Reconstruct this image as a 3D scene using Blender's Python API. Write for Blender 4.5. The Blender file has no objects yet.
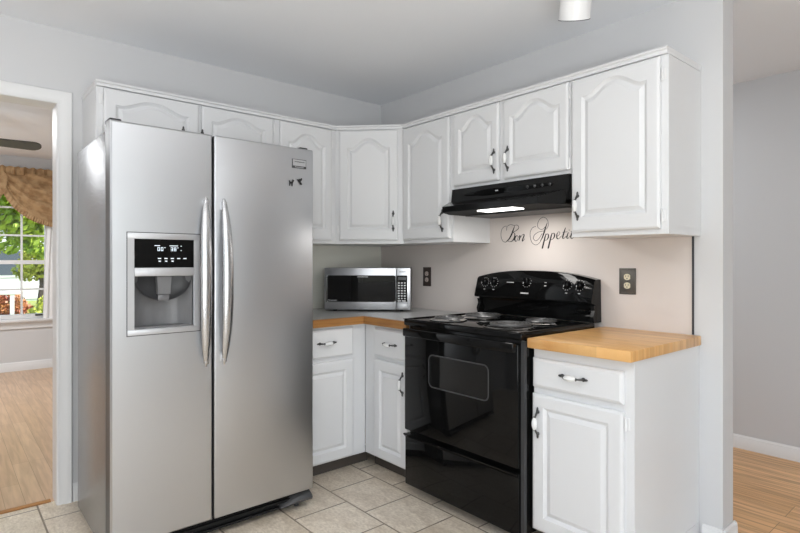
import bpy, bmesh, math, random
from mathutils import Vector, Matrix
C = bpy.context.scene.collection
PI = math.pi
S = bpy.context.scene

# ------------------------------------------------------------------ camera
cd = bpy.data.cameras.new('camera'); cam = bpy.data.objects.new('camera', cd); C.objects.link(cam)
cam.location = (-2.5128, -3.1638, 1.2176)
cam.rotation_euler = (PI/2, 0, -0.7059)
cd.sensor_width = 36; cd.lens = 538.55*36/800
cd.shift_y = -5/800
cd.clip_start = 0.05; cd.clip_end = 200
S.camera = cam

# ------------------------------------------------------------------ world, sun, large lights, exposure
S.view_settings.view_transform = 'Standard'
S.view_settings.look = 'None'
S.view_settings.gamma = 1
S.view_settings.use_curve_mapping = False
S.view_settings.exposure = 0.0
w = bpy.data.worlds.new('sky'); S.world = w; w.use_nodes = True
nt = w.node_tree
sky = nt.nodes.new('ShaderNodeTexSky'); sky.sky_type = 'NISHITA'; sky.sun_disc = False
sky.sun_elevation = math.radians(50); sky.sun_rotation = math.radians(90)
nt.links.new(sky.outputs[0], nt.nodes['Background'].inputs[0]); nt.nodes['Background'].inputs[1].default_value = 0.36

def light(name, kind, loc, rot, energy, color=(1, 1, 1), size=1, size_y=None, spot=None):
    d = bpy.data.lights.new(name, kind); d.energy = energy; d.color = color
    if kind == 'AREA':
        d.size = size
        if size_y: d.shape = 'RECTANGLE'; d.size_y = size_y
    elif kind == 'SUN': d.angle = math.radians(1)
    else: d.shadow_soft_size = size
    if kind == 'SPOT' and spot: d.spot_size = math.radians(spot); d.spot_blend = 0.6
    o = bpy.data.objects.new(name, d); C.objects.link(o); o.location = loc; o.rotation_euler = rot
    return o
light('sun', 'SUN', (8, -4, 12), Vector((-.6, .45, -.66)).to_track_quat('-Z', 'Y').to_euler(), 7.0, (1, .97, .9))
# fill lamps added at the unseen openings behind the camera, coloured as daylight
COOL = (.955, .98, 1)
light('fill_back', 'AREA', (-2.0, -5.86, 1.15), (PI/2, 0, 0), 25, COOL, 1.7, 2.0)
light('fill_side', 'AREA', (-4.26, -3.3, 1.45), (PI/2, 0, -PI/2), 1.5, COOL, 1.5, 1.1)
# added fill lamps with no fixture: overhead, and aimed up at the ceiling
light('fill_overhead', 'AREA', (-2.4, -3.1, 2.37), (0, 0, 0), 11, COOL, 2.0, 1.6)
light('fill_up', 'AREA', (-2.2, -3.5, 1.25), (PI, 0, 0), 38, COOL, 0.7, 0.7)
light('fill_up_left', 'AREA', (-3.2, -1.6, 1.5), (PI, 0, 0), 11, COOL, 0.7, 0.7)
light('fill_camera', 'AREA', (-3.2, -3.6, 1.95), (math.radians(84), 0, math.radians(4)), 5, COOL, 0.9, 0.7)  # fill added beside the camera to brighten surfaces facing it
light('fill_camera_low', 'AREA', (-3.0, -4.0, 0.9), (PI/2, 0, math.radians(-30)), 23, COOL, 1.0, 1.0)  # low fill added to even out the brightness
light('fill_hall', 'AREA', (0.75, -0.9, 2.36), (0, 0, 0), 16.5, COOL, 0.6, 0.6)  # added to brighten the hall; no lamp is known there
light('fill_left_room', 'AREA', (-2.6, 2.4, 2.34), (0, 0, 0), 50, COOL, 1.2, 1.2)  # added to light the left room, not a fixture of it
light('fill_left_room_up', 'AREA', (-3.6, 2.2, 1.3), (PI, 0, 0), 16, COOL, 0.8, 0.8)  # upward fill added to lift the left room's ceiling

# ------------------------------------------------------------------ materials
def mat(name, col, rough=.5, metal=0, spec=.5, bump=None, noise=None, emit=None, coat=0, trans=0):
    m = bpy.data.materials.new(name); m.use_nodes = True
    t = m.node_tree; b = t.nodes['Principled BSDF']
    b.inputs['Base Color'].default_value = (*col, 1); b.inputs['Roughness'].default_value = rough
    b.inputs['Metallic'].default_value = metal; b.inputs['Specular IOR Level'].default_value = spec
    b.inputs['Coat Weight'].default_value = coat; b.inputs['Transmission Weight'].default_value = trans
    if emit: b.inputs['Emission Color'].default_value = (*emit[0], 1); b.inputs['Emission Strength'].default_value = emit[1]
    tc = None
    if bump or noise:
        tc = t.nodes.new('ShaderNodeTexCoord')
    if bump:      # (scale xyz, strength, distance)
        mp = t.nodes.new('ShaderNodeMapping'); mp.inputs['Scale'].default_value = bump[0]
        n = t.nodes.new('ShaderNodeTexNoise'); n.inputs['Scale'].default_value = 1; n.inputs['Detail'].default_value = 3
        bp = t.nodes.new('ShaderNodeBump'); bp.inputs['Strength'].default_value = bump[1]; bp.inputs['Distance'].default_value = bump[2]
        t.links.new(tc.outputs['Object'], mp.inputs[0]); t.links.new(mp.outputs[0], n.inputs[0])
        t.links.new(n.outputs[0], bp.inputs['Height']); t.links.new(bp.outputs[0], b.inputs['Normal'])
    if noise:     # (scale xyz, second colour, lo, hi)
        mp = t.nodes.new('ShaderNodeMapping'); mp.inputs['Scale'].default_value = noise[0]
        n = t.nodes.new('ShaderNodeTexNoise'); n.inputs['Scale'].default_value = 1; n.inputs['Detail'].default_value = 5
        r = t.nodes.new('ShaderNodeMapRange'); r.inputs[1].default_value = noise[2]; r.inputs[2].default_value = noise[3]
        x = t.nodes.new('ShaderNodeMix'); x.data_type = 'RGBA'
        x.inputs[6].default_value = (*col, 1); x.inputs[7].default_value = (*noise[1], 1)
        t.links.new(tc.outputs['Object'], mp.inputs[0]); t.links.new(mp.outputs[0], n.inputs[0])
        t.links.new(n.outputs[0], r.inputs[0]); t.links.new(r.outputs[0], x.inputs[0]); t.links.new(x.outputs[2], b.inputs['Base Color'])
    return m

def brick_mat(name, cols, mortar, bw, rh, ms, offx, offy, along='y', rough=.4, grain=None, offset=.5, freq=2, bumpk=.2, vein=None, spec=.5):
    """boards or tiles laid in world metres; texture X runs along the board"""
    m = bpy.data.materials.new(name); m.use_nodes = True
    t = m.node_tree; b = t.nodes['Principled BSDF']; b.inputs['Roughness'].default_value = rough
    b.inputs['Specular IOR Level'].default_value = spec
    tc = t.nodes.new('ShaderNodeTexCoord'); sp = t.nodes.new('ShaderNodeSeparateXYZ'); cb = t.nodes.new('ShaderNodeCombineXYZ')
    t.links.new(tc.outputs['Object'], sp.inputs[0])
    a, c = ('Y', 'X') if along == 'y' else ('X', 'Y')
    for src, dst, off in ((a, 'X', offx), (c, 'Y', offy)):
        ad = t.nodes.new('ShaderNodeMath'); ad.operation = 'ADD'; ad.inputs[1].default_value = off
        t.links.new(sp.outputs[src], ad.inputs[0]); t.links.new(ad.outputs[0], cb.inputs[dst])
    br = t.nodes.new('ShaderNodeTexBrick'); br.offset = offset; br.offset_frequency = freq; br.squash = 1
    br.inputs['Scale'].default_value = 1; br.inputs['Brick Width'].default_value = bw; br.inputs['Row Height'].default_value = rh
    br.inputs['Mortar Size'].default_value = ms; br.inputs['Mortar Smooth'].default_value = .1
    br.inputs['Color1'].default_value = (*cols[0], 1); br.inputs['Color2'].default_value = (*cols[1], 1); br.inputs['Mortar'].default_value = (*mortar, 1)
    t.links.new(cb.outputs[0], br.inputs['Vector'])
    out = br.outputs['Color']
    for g in (grain, vein):
        if not g: continue
        mp = t.nodes.new('ShaderNodeMapping'); mp.inputs['Scale'].default_value = g[0]
        n = t.nodes.new('ShaderNodeTexNoise'); n.inputs['Scale'].default_value = 1; n.inputs['Detail'].default_value = 6; n.inputs['Distortion'].default_value = g[4] if len(g) > 4 else 0
        r = t.nodes.new('ShaderNodeMapRange'); r.inputs[1].default_value = .35; r.inputs[2].default_value = .65; r.inputs[3].default_value = g[1]; r.inputs[4].default_value = g[2]
        cr = t.nodes.new('ShaderNodeMix'); cr.data_type = 'RGBA'; cr.blend_type = 'MIX'
        cr.inputs[7].default_value = (*g[3], 1)
        t.links.new(cb.outputs[0], mp.inputs[0]); t.links.new(mp.outputs[0], n.inputs[0]); t.links.new(n.outputs[0], r.inputs[0])
        t.links.new(r.outputs[0], cr.inputs[0]); t.links.new(out, cr.inputs[6]); out = cr.outputs[2]
    t.links.new(out, b.inputs['Base Color'])
    if bumpk:
        bp = t.nodes.new('ShaderNodeBump'); bp.inputs['Strength'].default_value = bumpk; bp.inputs['Distance'].default_value = .002; bp.invert = True
        t.links.new(br.outputs['Fac'], bp.inputs['Height']); t.links.new(bp.outputs[0], b.inputs['Normal'])
    return m

M = {}
M['wall'] = mat('wall_paint', (.675, .677, .684), .75, bump=((60, 60, 60), .05, .002))
M['ceil'] = mat('ceiling_paint', (.88, .895, .92), .9)
M['wall_hall'] = mat('hall_paint', (.62, .625, .64), .8)
M['trim'] = mat('trim_paint', (.80, .80, .80), .4)
M['cab'] = mat('white_cabinet_paint', (.75, .754, .762), .32)
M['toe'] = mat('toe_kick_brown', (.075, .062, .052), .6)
M['splash'] = mat('beige_backsplash', (.72, .655, .615), .45)
M['splash_shade'] = mat('shade_tinted_backsplash', (.80, .79, .71), .5)  # shaded beige given its own tint, lightened to offset the corner's shade
M['dark'] = mat('dark_edge', (.04, .04, .045), .5)
M['tile'] = brick_mat('beige_floor_tile', ((.90, .81, .68), (.84, .74, .61)), (.10, .07, .05), .305, .3005, .0042, .6045, .946, 'y', .35,
                      grain=((4, 9, 5), 0, .48, (.50, .40, .285), 1.4), vein=((50, 90, 40), 0, .45, (.40, .31, .22), .6), bumpk=.5)
M['oak'] = brick_mat('oak_floor', ((.92, .56, .28), (.68, .38, .165)), (.26, .14, .06), 1.1, .083, .0015, .2, .03, 'y', .35,
                     grain=((2.5, 42, 5), 0, .75, (.38, .20, .085), .6), offset=.37, freq=3)
M['oak_left'] = brick_mat('oak_floor_left', ((.70, .485, .32), (.62, .41, .255)), (.34, .21, .12), 1.0, .083, .0012, .2, .03, 'y', .3,
                          grain=((3, 40, 5), 0, .5, (.36, .22, .125), .6), offset=.37, freq=3)
M['butcher'] = brick_mat('butcher_block', ((.86, .48, .17), (.56, .265, .075)), (.34, .16, .05), .42, .042, .0008, .1, .01, 'y', .28,
                         grain=((5, 70, 40), 0, .7, (.86, .57, .26), .8), vein=((3, 38, 20), 0, .45, (.50, .235, .07), .6), offset=.43, freq=3, bumpk=0)
M['oakedge'] = mat('oak_edge', (.42, .20, .06), .35, noise=((3, 3, 60), (.30, .13, .035), .4, .65))
M['laminate'] = mat('grey_laminate', (.50, .50, .49), .3, noise=((120, 120, 120), (.40, .40, .40), .45, .6))
M['steel'] = mat('brushed_steel', (.58, .588, .605), .33, 1, bump=((900, 900, 6), .14, .001))
M['steel_handle'] = mat('handle_steel', (.58, .58, .59), .27, 1)
M['steel_side'] = mat('pebbled_grey_side', (.30, .305, .315), .27, .75, bump=((95, 95, 95), .7, .003))
M['grease'] = mat('dull_filter_mesh', (.07, .07, .07), .45, .6)
M['silver'] = mat('silver_plastic', (.52, .52, .53), .35, .5)
M['greyplast'] = mat('grey_plastic', (.06, .06, .062), .45)
M['midplast'] = mat('mid_grey_plastic', (.17, .17, .175), .35)
M['clearplast'] = mat('smoky_plastic', (.16, .16, .165), .2)
M['black'] = mat('black_gloss', (.004, .004, .004), .05, spec=.22)
M['blackenamel'] = mat('black_enamel', (.006, .006, .006), .18, spec=.3)
M['blackmatte'] = mat('black_matte', (.012, .012, .012), .7, spec=.2)
M['charcoal'] = mat('charcoal', (.05, .05, .052), .4)
M['blackglass'] = mat('oven_glass', (.008, .008, .008), .03, spec=.3)
M['chrome'] = mat('chrome', (.75, .75, .75), .12, 1)
M['coil'] = mat('burner_coil', (.14, .14, .14), .4, .8)
M['pewter'] = mat('antique_pewter', (.10, .10, .10), .32, 1)
M['porcelain'] = mat('white_porcelain', (.82, .82, .81), .15)
M['white'] = mat('white_plastic', (.82, .82, .82), .4)
M['mark'] = mat('pale_marking', (.62, .62, .62), .5)
M['led'] = mat('led_display', (.7, .75, .78), .4, emit=((.8, .9, 1), .45))
M['lens'] = mat('lamp_lens', (.9, .9, .9), .4, emit=((1, .98, .95), 4))
M['ivory'] = mat('ivory_plastic', (.74, .68, .50), .4)
M['bronze'] = mat('dark_bronze_plate', (.16, .15, .135), .4, .7)
M['darkbrown'] = mat('dark_brown_plate', (.05, .035, .03), .4)
M['blush'] = mat('pale_socket', (.62, .52, .47), .4)
M['ink'] = mat('black_vinyl', (.012, .011, .011), .5)
M['fan'] = mat('fan_blade_grey', (.06, .058, .056), .45)
M['fabric'] = mat('brown_damask', (.46, .30, .155), .8, noise=((14, 14, 14), (.32, .19, .09), .42, .6), bump=((60, 60, 60), .4, .004))
M['sheer'] = mat('white_sheer', (.85, .85, .85), .8)
M['leaf'] = mat('leaf_green', (.34, .50, .05), .5, noise=((1.6, 1.6, 1.6), (.58, .66, .09), .4, .62))
M['leafred'] = mat('leaf_red', (.36, .10, .045), .5, noise=((3, 3, 3), (.45, .19, .06), .4, .6))
M['leafyel'] = mat('leaf_yellow_green', (.46, .50, .06), .5)
M['bark'] = mat('bark', (.10, .075, .05), .9)
M['grass'] = mat('lawn_grass', (.24, .33, .07), .9, noise=((2, 2, 2), (.36, .36, .10), .4, .65))
M['asphalt'] = mat('asphalt', (.36, .36, .36), .9)
M['siding'] = mat('white_siding', (.80, .79, .80), .7)
M['shingle'] = mat('grey_shingle', (.22, .23, .26), .9)
M['winglass_dark'] = mat('house_window_glass', (.10, .12, .15), .1)
g = bpy.data.materials.new('window_glass'); g.use_nodes = True; t = g.node_tree
t.nodes.remove(t.nodes['Principled BSDF'])
tr = t.nodes.new('ShaderNodeBsdfTransparent'); gl = t.nodes.new('ShaderNodeBsdfGlossy'); gl.inputs['Roughness'].default_value = .02
fr = t.nodes.new('ShaderNodeFresnel'); mx = t.nodes.new('ShaderNodeMixShader')
t.links.new(fr.outputs[0], mx.inputs[0]); t.links.new(tr.outputs[0], mx.inputs[1]); t.links.new(gl.outputs[0], mx.inputs[2])
t.links.new(mx.outputs[0], t.nodes['Material Output'].inputs[0]); M['glass'] = g

# ------------------------------------------------------------------ mesh helpers
class B:
    """collects shapes into one bmesh"""
    def __init__(s): s.bm = bmesh.new(); s.mi = 0
    def m(s, i): s.mi = i; return s
    def _tag(s, faces):
        for f in faces: f.material_index = s.mi
    def box(s, x0, x1, y0, y1, z0, z1, bev=0, seg=2):
        if x0 > x1: x0, x1 = x1, x0
        if y0 > y1: y0, y1 = y1, y0
        if z0 > z1: z0, z1 = z1, z0
        r = bmesh.ops.create_cube(s.bm, size=1)
        for v in r['verts']:
            v.co = Vector(((x0+x1)/2+v.co.x*(x1-x0), (y0+y1)/2+v.co.y*(y1-y0), (z0+z1)/2+v.co.z*(z1-z0)))
        fs = {f for v in r['verts'] for f in v.link_faces}
        s._tag(fs)
        if bev:
            es = {e for v in r['verts'] for e in v.link_edges}
            q = bmesh.ops.bevel(s.bm, geom=list(es), offset=bev, segments=seg, affect='EDGES', profile=.5)
            s._tag(q['faces'])
        return s
    def loft(s, rings, caps=True, closed=True):
        vs = [[s.bm.verts.new(p) for p in r] for r in rings]
        fs = []
        n = len(rings[0])
        for a, b in zip(vs, vs[1:]):
            for i in range(n if closed else n-1):
                j = (i+1) % n
                fs.append(s.bm.faces.new((a[i], a[j], b[j], b[i])))
        if caps:
            fs.append(s.bm.faces.new(list(reversed(vs[0])))); fs.append(s.bm.faces.new(vs[-1]))
        s._tag(fs); return s
    def prism(s, pts, vec):
        vec = Vector(vec); pts = [Vector(p) for p in pts]
        return s.loft([pts, [p+vec for p in pts]])
    def tube(s, pts, r, seg=8, flat=None):
        pts = [Vector(p) for p in pts]; n = len(pts)
        if not isinstance(r, (list, tuple)): r = [r]*n
        rings = []; up = None
        for i, p in enumerate(pts):
            d = (pts[min(i+1, n-1)]-pts[max(i-1, 0)]).normalized()
            if up is None:
                up = Vector((0, 0, 1)) if abs(d.z) < .9 else Vector((1, 0, 0))
            x = d.cross(up).normalized(); y = x.cross(d).normalized(); up = y
            k = flat or 1
            rings.append([p+x*math.cos(2*PI*a/seg)*r[i]+y*math.sin(2*PI*a/seg)*r[i]*k for a in range(seg)])
        return s.loft(rings)
    def lathe(s, prof, c, axis=(0, 0, 1), seg=24):
        """prof: (radius, height) pairs along axis from c"""
        ax = Vector(axis).normalized(); c = Vector(c)
        u = ax.orthogonal().normalized(); v = ax.cross(u)
        rings = [[c+ax*h+(u*math.cos(2*PI*k/seg)+v*math.sin(2*PI*k/seg))*max(r, 1e-5) for k in range(seg)] for r, h in prof]
        return s.loft(rings)
    def ball(s, c, rx, ry=None, rz=None, seg=12):
        r = bmesh.ops.create_uvsphere(s.bm, u_segments=seg, v_segments=max(6, seg//2), radius=1)
        for v in r['verts']: v.co = Vector((c[0]+v.co.x*rx, c[1]+v.co.y*(ry or rx), c[2]+v.co.z*(rz or rx)))
        s._tag({f for v in r['verts'] for f in v.link_faces}); return s

FRAMES = {}
def obj(name, b, mats, parent=None, world=False, angle=35):
    bm = b.bm
    if world and parent is not None: bm.transform(FRAMES[parent.name].inverted())
    bmesh.ops.recalc_face_normals(bm, faces=bm.faces)
    me = bpy.data.meshes.new(name); bm.to_mesh(me); bm.free()
    for mm in (mats if isinstance(mats, (list, tuple)) else [mats]): me.materials.append(M[mm])
    for p in me.polygons: p.use_smooth = True
    me.set_sharp_from_angle(angle=math.radians(angle))
    o = bpy.data.objects.new(name, me); C.objects.link(o)
    if parent is not None: o.parent = parent
    if parent is not None: FRAMES[o.name] = FRAMES[parent.name].copy()
    return o
def tag(o, label, cat, group=None, kind=None):
    o['label'] = label; o['category'] = cat
    if group: o['group'] = group
    if kind: o['kind'] = kind
    return o
def thing(name, label, cat, loc=(0, 0, 0), rz=0, group=None):
    o = bpy.data.objects.new(name, None); C.objects.link(o); o.empty_display_size = .1
    o.location = loc; o.rotation_euler = (0, 0, rz)
    FRAMES[o.name] = Matrix.Translation(loc) @ Matrix.Rotation(rz, 4, 'Z')
    return tag(o, label, cat, group)
def single(name, b, mats, label, cat, group=None, kind=None, origin=None, angle=35):
    if origin is not None: b.bm.transform(Matrix.Translation(-Vector(origin)))
    o = obj(name, b, mats, angle=angle)
    if origin is not None: o.location = origin
    FRAMES[o.name] = Matrix.Translation(o.location)
    return tag(o, label, cat, group, kind)
def struct(name, b, mats, label=None, parent=None):
    o = obj(name, b, mats, parent, world=parent is not None)
    if parent is None:
        o['kind'] = 'structure'; FRAMES[o.name] = Matrix.Identity(4)
        if label: o['label'] = label
    return o

# ------------------------------------------------------------------ the room
H = 2.386
struct('floor', B().box(-4.2, .06, -5.8, .06, -.05, 0), 'tile', 'beige stone-look tile floor laid in running bond')
struct('floor_hall', B().box(.0605, 1.46, -5.8, .9, -.05, 0), 'oak', 'oak strip floor of the hall beyond the end wall')
struct('floor_left_room', B().box(-4.4, -.4, .0605, 4.16, -.05, 0), 'oak_left', 'oak strip floor of the room through the doorway')
struct('ceiling', B().box(-4.4, 1.6, -5.95, 4.4, H, H+.06), 'ceil', 'pale grey painted ceiling')
DX = -2.0725
struct('wall_back', B().box(DX+.017, 0, .0006, .12, 0, H).box(-2.965, DX+.017, .0006, .12, 2.022, H).box(-4.3, -2.965, .0006, .12, 0, H), 'wall', 'pale grey wall with the doorway behind the refrigerator')
struct('wall_right', B().box(.0006, .118, -2.318, .119, 0, H), 'wall', 'pale grey wall behind the range ending at the hall')
struct('wall_hall', B().box(1.46, 1.56, -5.9, 1.0, 0, H), 'wall_hall', 'grey hall wall beyond the opening')
struct('wall_hall_end', B().box(.118, 1.46, .9, 1.0, 0, H), 'wall_hall')
struct('wall_kitchen_side', B().box(-4.3, -4.2, -4.2, 0, 0, .85).box(-4.3, -4.2, -4.2, 0, 2.05, H).box(-4.3, -4.2, -5.8, -4.2, 0, H).box(-4.3, -4.2, -2.4, 0, .85, 2.05), 'wall')
struct('wall_front', B().box(-4.3, -2.95, -5.9, -5.8, 0, H).box(-1.05, 1.46, -5.9, -5.8, 0, H).box(-2.95, -1.05, -5.9, -5.8, 2.2, H), 'wall')
struct('wall_left_room_far', B().box(-4.5, -2.52, 4.16, 4.26, 0, H).box(-1.56, -.3, 4.16, 4.26, 0, H).box(-2.52, -1.56, 4.16, 4.26, 0, .58).box(-2.52, -1.56, 4.16, 4.26, 2.08, H), 'wall', 'pale wall around the window of the left room')
struct('wall_left_room_side', B().box(-.4, -.3, .12, 4.16, 0, H), 'wall')
struct('wall_left_room_west', B().box(-4.5, -4.4, .12, 4.16, 0, H), 'wall')

def base_prof(b, p0, p1, n, h=.10, t=.014):
    p0, p1, n = Vector(p0), Vector(p1), Vector(n)
    prof = [(0, 0), (t, 0), (t, h*.72), (t*.75, h*.78), (t*.75, h*.88), (t*.35, h*.95), (t*.3, h), (0, h)]
    b.loft([[p+n*a+Vector((0, 0, z)) for a, z in prof] for p in (p0, p1)])
    return b
struct('baseboard_hall', base_prof(B(), (1.4595, -5.8, 0), (1.4595, .89, 0), (-1, 0, 0), .086).m(0), 'trim', 'white baseboard along the hall wall')
struct('baseboard_left_room', base_prof(B(), (-4.4, 4.1595, 0), (-.4, 4.1595, 0), (0, -1, 0), .10), 'trim', 'white baseboard below the window of the left room')
b = B(); base_prof(b, (-.0002, -2.2395, 0), (-.0002, -2.332, 0), (-1, 0, 0), .085)
base_prof(b, (-.014, -2.3185, 0), (.132, -2.3185, 0), (0, -1, 0), .085); base_prof(b, (.1185, -2.332, 0), (.1185, .89, 0), (1, 0, 0), .085)
struct('baseboard_wall_end', b, 'trim', 'white baseboard wrapping the end of the range wall')
struct('baseboard_back', base_prof(B(), (-2.004, -.0002, 0), (-1.93, -.0002, 0), (0, -1, 0), .09), 'trim', 'short white baseboard between doorway and refrigerator')

# doorway casing and jambs
cp = [(0, 0), (0, .010), (.006, .014), (.024, .012), (.034, .017), (.052, .019), (.062, .019), (.0665, .013), (.0665, 0)]
b = B()
def sweep(b, path, y, out):
    """path corners (x,z) of the casing's inner edge; mitred outward"""
    rings = []
    for (x, z), (ox, oz) in path:
        rings.append([(x+ox*a, y-out*t_, z+oz*a) for a, t_ in cp])
    b.loft(rings)
for y, out in ((0.0004, 1), (.1202, -1)):
    sweep(b, [((DX, 0), (1, 0)), ((DX, 2.006), (1, 1)), ((-2.95, 2.006), (-1, 1)), ((-2.95, 0), (-1, 0))], y, out)
struct('trim_1', b, 'trim', 'white moulded casing around the doorway')
struct('trim_2', B().box(DX-.001, DX+.0165, .0006, .1195, 0, 2.006).box(-2.9645, -2.949, .0006, .1195, 0, 2.006).box(-2.9645, DX+.0165, .0006, .1195, 2.0062, 2.0215), 'trim', 'white jamb lining of the doorway')
struct('trim_3', B().prism([(-2.93, .055, .0005), (-2.93, .055, .006), (-2.93, .07, .012), (-2.93, .095, .006), (-2.93, .095, .0005)], (.84, 0, 0)), 'oakedge', 'wooden threshold strip in the doorway')

# kitchen windows added behind the camera for the daylight fill (seen only in reflections)
def window(name, ax, lo, hi, z0, z1, at, thick, cols, rows, label=None, sash_mid=None):
    """ax 'x': the window spans x; 'y': it spans y. at: centre of the frame across the wall"""
    r = bpy.data.objects.new(name, None); C.objects.link(r); r['kind'] = 'structure'
    if label: r['label'] = label
    FRAMES[name] = Matrix.Identity(4)
    def bx(b, a0, a1, zz0, zz1, d0, d1):
        return b.box(a0, a1, at+d0, at+d1, zz0, zz1) if ax == 'x' else b.box(at+d0, at+d1, a0, a1, zz0, zz1)
    t2 = thick/2; f = .045
    b = B(); bx(b, lo+.001, lo+f, z0+.001, z1-.001, -t2, t2); bx(b, hi-f, hi-.001, z0+.001, z1-.001, -t2, t2)
    bx(b, lo+f, hi-f, z0+.001, z0+f, -t2, t2); bx(b, lo+f, hi-f, z1-f, z1-.001, -t2, t2)
    obj('window_frame', b, 'trim', r, True)
    b = B(); mw = .010
    for k in range(1, cols):
        a = lo+f+(hi-lo-2*f)*k/cols; bx(b, a-mw, a+mw, z0+f, z1-f, -.012, .012)
    zs = [z0+f+(z1-z0-2*f)*k/rows for k in range(1, rows)] if sash_mid is None else sash_mid
    for z, hw in ([(z, mw) for z in zs] if sash_mid is None else zs): bx(b, lo+f, hi-f, z-hw, z+hw, -.0135, .0135)
    obj('window_muntins', b, 'trim', r, True)
    b = B(); bx(b, lo+f, hi-f, z0+f, z1-f, -.003, .003); obj('window_pane', b, 'glass', r, True)
    return r
window('added_window_2', 'x', -2.95, -1.05, .02, 2.2, -5.85, .09, 2, 1)
window('added_window_3', 'y', -4.2, -2.4, .85, 2.05, -4.25, .09, 2, 1)
w1 = window('window_1', 'x', -2.52, -1.56, .58, 2.08, 4.205, .085, 4, 2, 'white double-hung window with muntins in the left room',
            sash_mid=[(.904, .010), (1.21, .022), (1.51, .010), (1.82, .010)])
b = B().box(-2.60, -1.48, 4.10, 4.1595, .545, .575, .006).box(-2.56, -1.52, 4.143, 4.1592, .47, .545)
for x0, x1 in ((-2.59, -2.52), (-1.56, -1.49)): b.box(x0, x1, 4.145, 4.1592, .576, 2.15)
b.box(-2.59, -1.49, 4.145, 4.1592, 2.08, 2.15)
obj('window_sill', b, 'trim', w1, True)
obj('window_latch', B().box(-1.70, -1.61, 4.150, 4.1595, .604, .622), 'dark', w1, True)

# ------------------------------------------------------------------ cabinets
def door_mesh(w, h, arch=0, stile=.05, top=.10, bot=.065, t=.02, n=24, y=0):
    """raised-panel door: local x 0..w, z 0..h, front at y-t"""
    def outline(off):
        x0, x1, z0 = stile+off, w-stile-off, bot+off
        zt = h-top-off
        pts = [(x0, z0), (x1, z0)]
        for k in range(n+1):
            u = 1-2*k/n                     # +1 .. -1, right to left
            x = (x0+x1)/2+u*(x1-x0)/2
            z = zt
            if arch:
                a = min(abs(u)/.84, 1)**1.25
                z += arch*(.5+.5*math.cos(PI*a))-.07*arch*math.exp(-((abs(u)-.86)/.09)**2)
            pts.append((x, z))
        return pts
    def rect(i):
        pts = [(i, i), (w-i, i)]
        for k in range(n+1):
            u = 1-2*k/n; pts.append((w/2+u*(w/2-i), h-i))
        return pts
    rings = [(rect(0), 0), (rect(0), -t+.006), (rect(.003), -t+.003), (rect(.010), -t), (outline(0), -t), (outline(.002), -t+.003), (outline(.012), -t+.0105), (outline(.0145), -t+.0108),
             (outline(.029), -t+.003), (outline(.032), -t+.0014)]
    b = B()
    b.loft([[(p[0], y+d, p[1]) for p in r] for r, d in rings])
    return b
def slab_mesh(w, h, t=.02, y=0):
    def rect(i): return [(i, i), (w-i, i), (w-i, h-i), (i, h-i)]
    rings = [(rect(0), 0), (rect(0), -t+.009), (rect(.004), -t+.005), (rect(.008), -t+.003), (rect(.012), -t), (rect(.02), -t)]
    b = B(); b.loft([[(p[0], y+d, p[1]) for p in r] for r, d in rings]); return b
def pull(L=.112):
    """bail pull, along local z, centred on 0, mounted on plane y=0, sticking to -y; pewter ends, porcelain grip"""
    b = B()
    h = L/2
    pts = []; rad = []
    for k in range(17):
        u = -1+2*k/16
        z = u*h*.86; y = -.004-.024*math.cos(u*PI/2)**.8
        pts.append((0, y, z)); rad.append(.0036+.0012*math.cos(u*PI*2.5)**2)
    b.tube(pts, rad, 8)
    for s in (1, -1):
        b.m(0).lathe([(.001, 0), (.0075, .0006), (.0085, .004), (.0055, .008), (.0025, .009)], (0, 0, s*h*.82), (0, -1, 0), 12)
        b.ball((0, -.0045, s*h*.98), .0050, .0042, .011, 10)
        b.lathe([(.004, 0), (.0068, .002), (.0045, .005)], (0, -.0255, s*.027-.0025), (0, 0, 1), 10)
    b.m(1).lathe([(.004, -.026), (.0080, -.020), (.0112, -.008), (.0118, 0), (.0112, .008), (.0080, .020), (.004, .026)], (0, -.0275, 0), (0, 0, 1), 14)
    return b
PULL = None
def add_pull(parent, x, z, horiz=False, y=-.0202):
    global PULL
    if PULL is None:
        PULL = obj('handle', pull(), ['pewter', 'porcelain'], parent); o = PULL
    else:
        o = PULL.copy(); C.objects.link(o); o.parent = parent
    o.location = (x, y, z); o.rotation_euler = (0, PI/2 if horiz else 0, 0)
    o['label'] = 'pewter pull with white porcelain grip'
    return o
def add_hinge(parent, x, z, w_side):
    b = B().box(x-.004 if w_side > 0 else x-.013, x+.013 if w_side > 0 else x+.004, -.0035, -.0005, z-.022, z+.022)
    b.tube([(x+w_side*.001, -.010, z-.026), (x+w_side*.001, -.010, z+.026)], .004, 8)
    b.box(x-.003, x+.003, -.010, -.001, z-.02, z+.02)
    o = obj('hinge', b, 'trim', parent)
    return o
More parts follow.
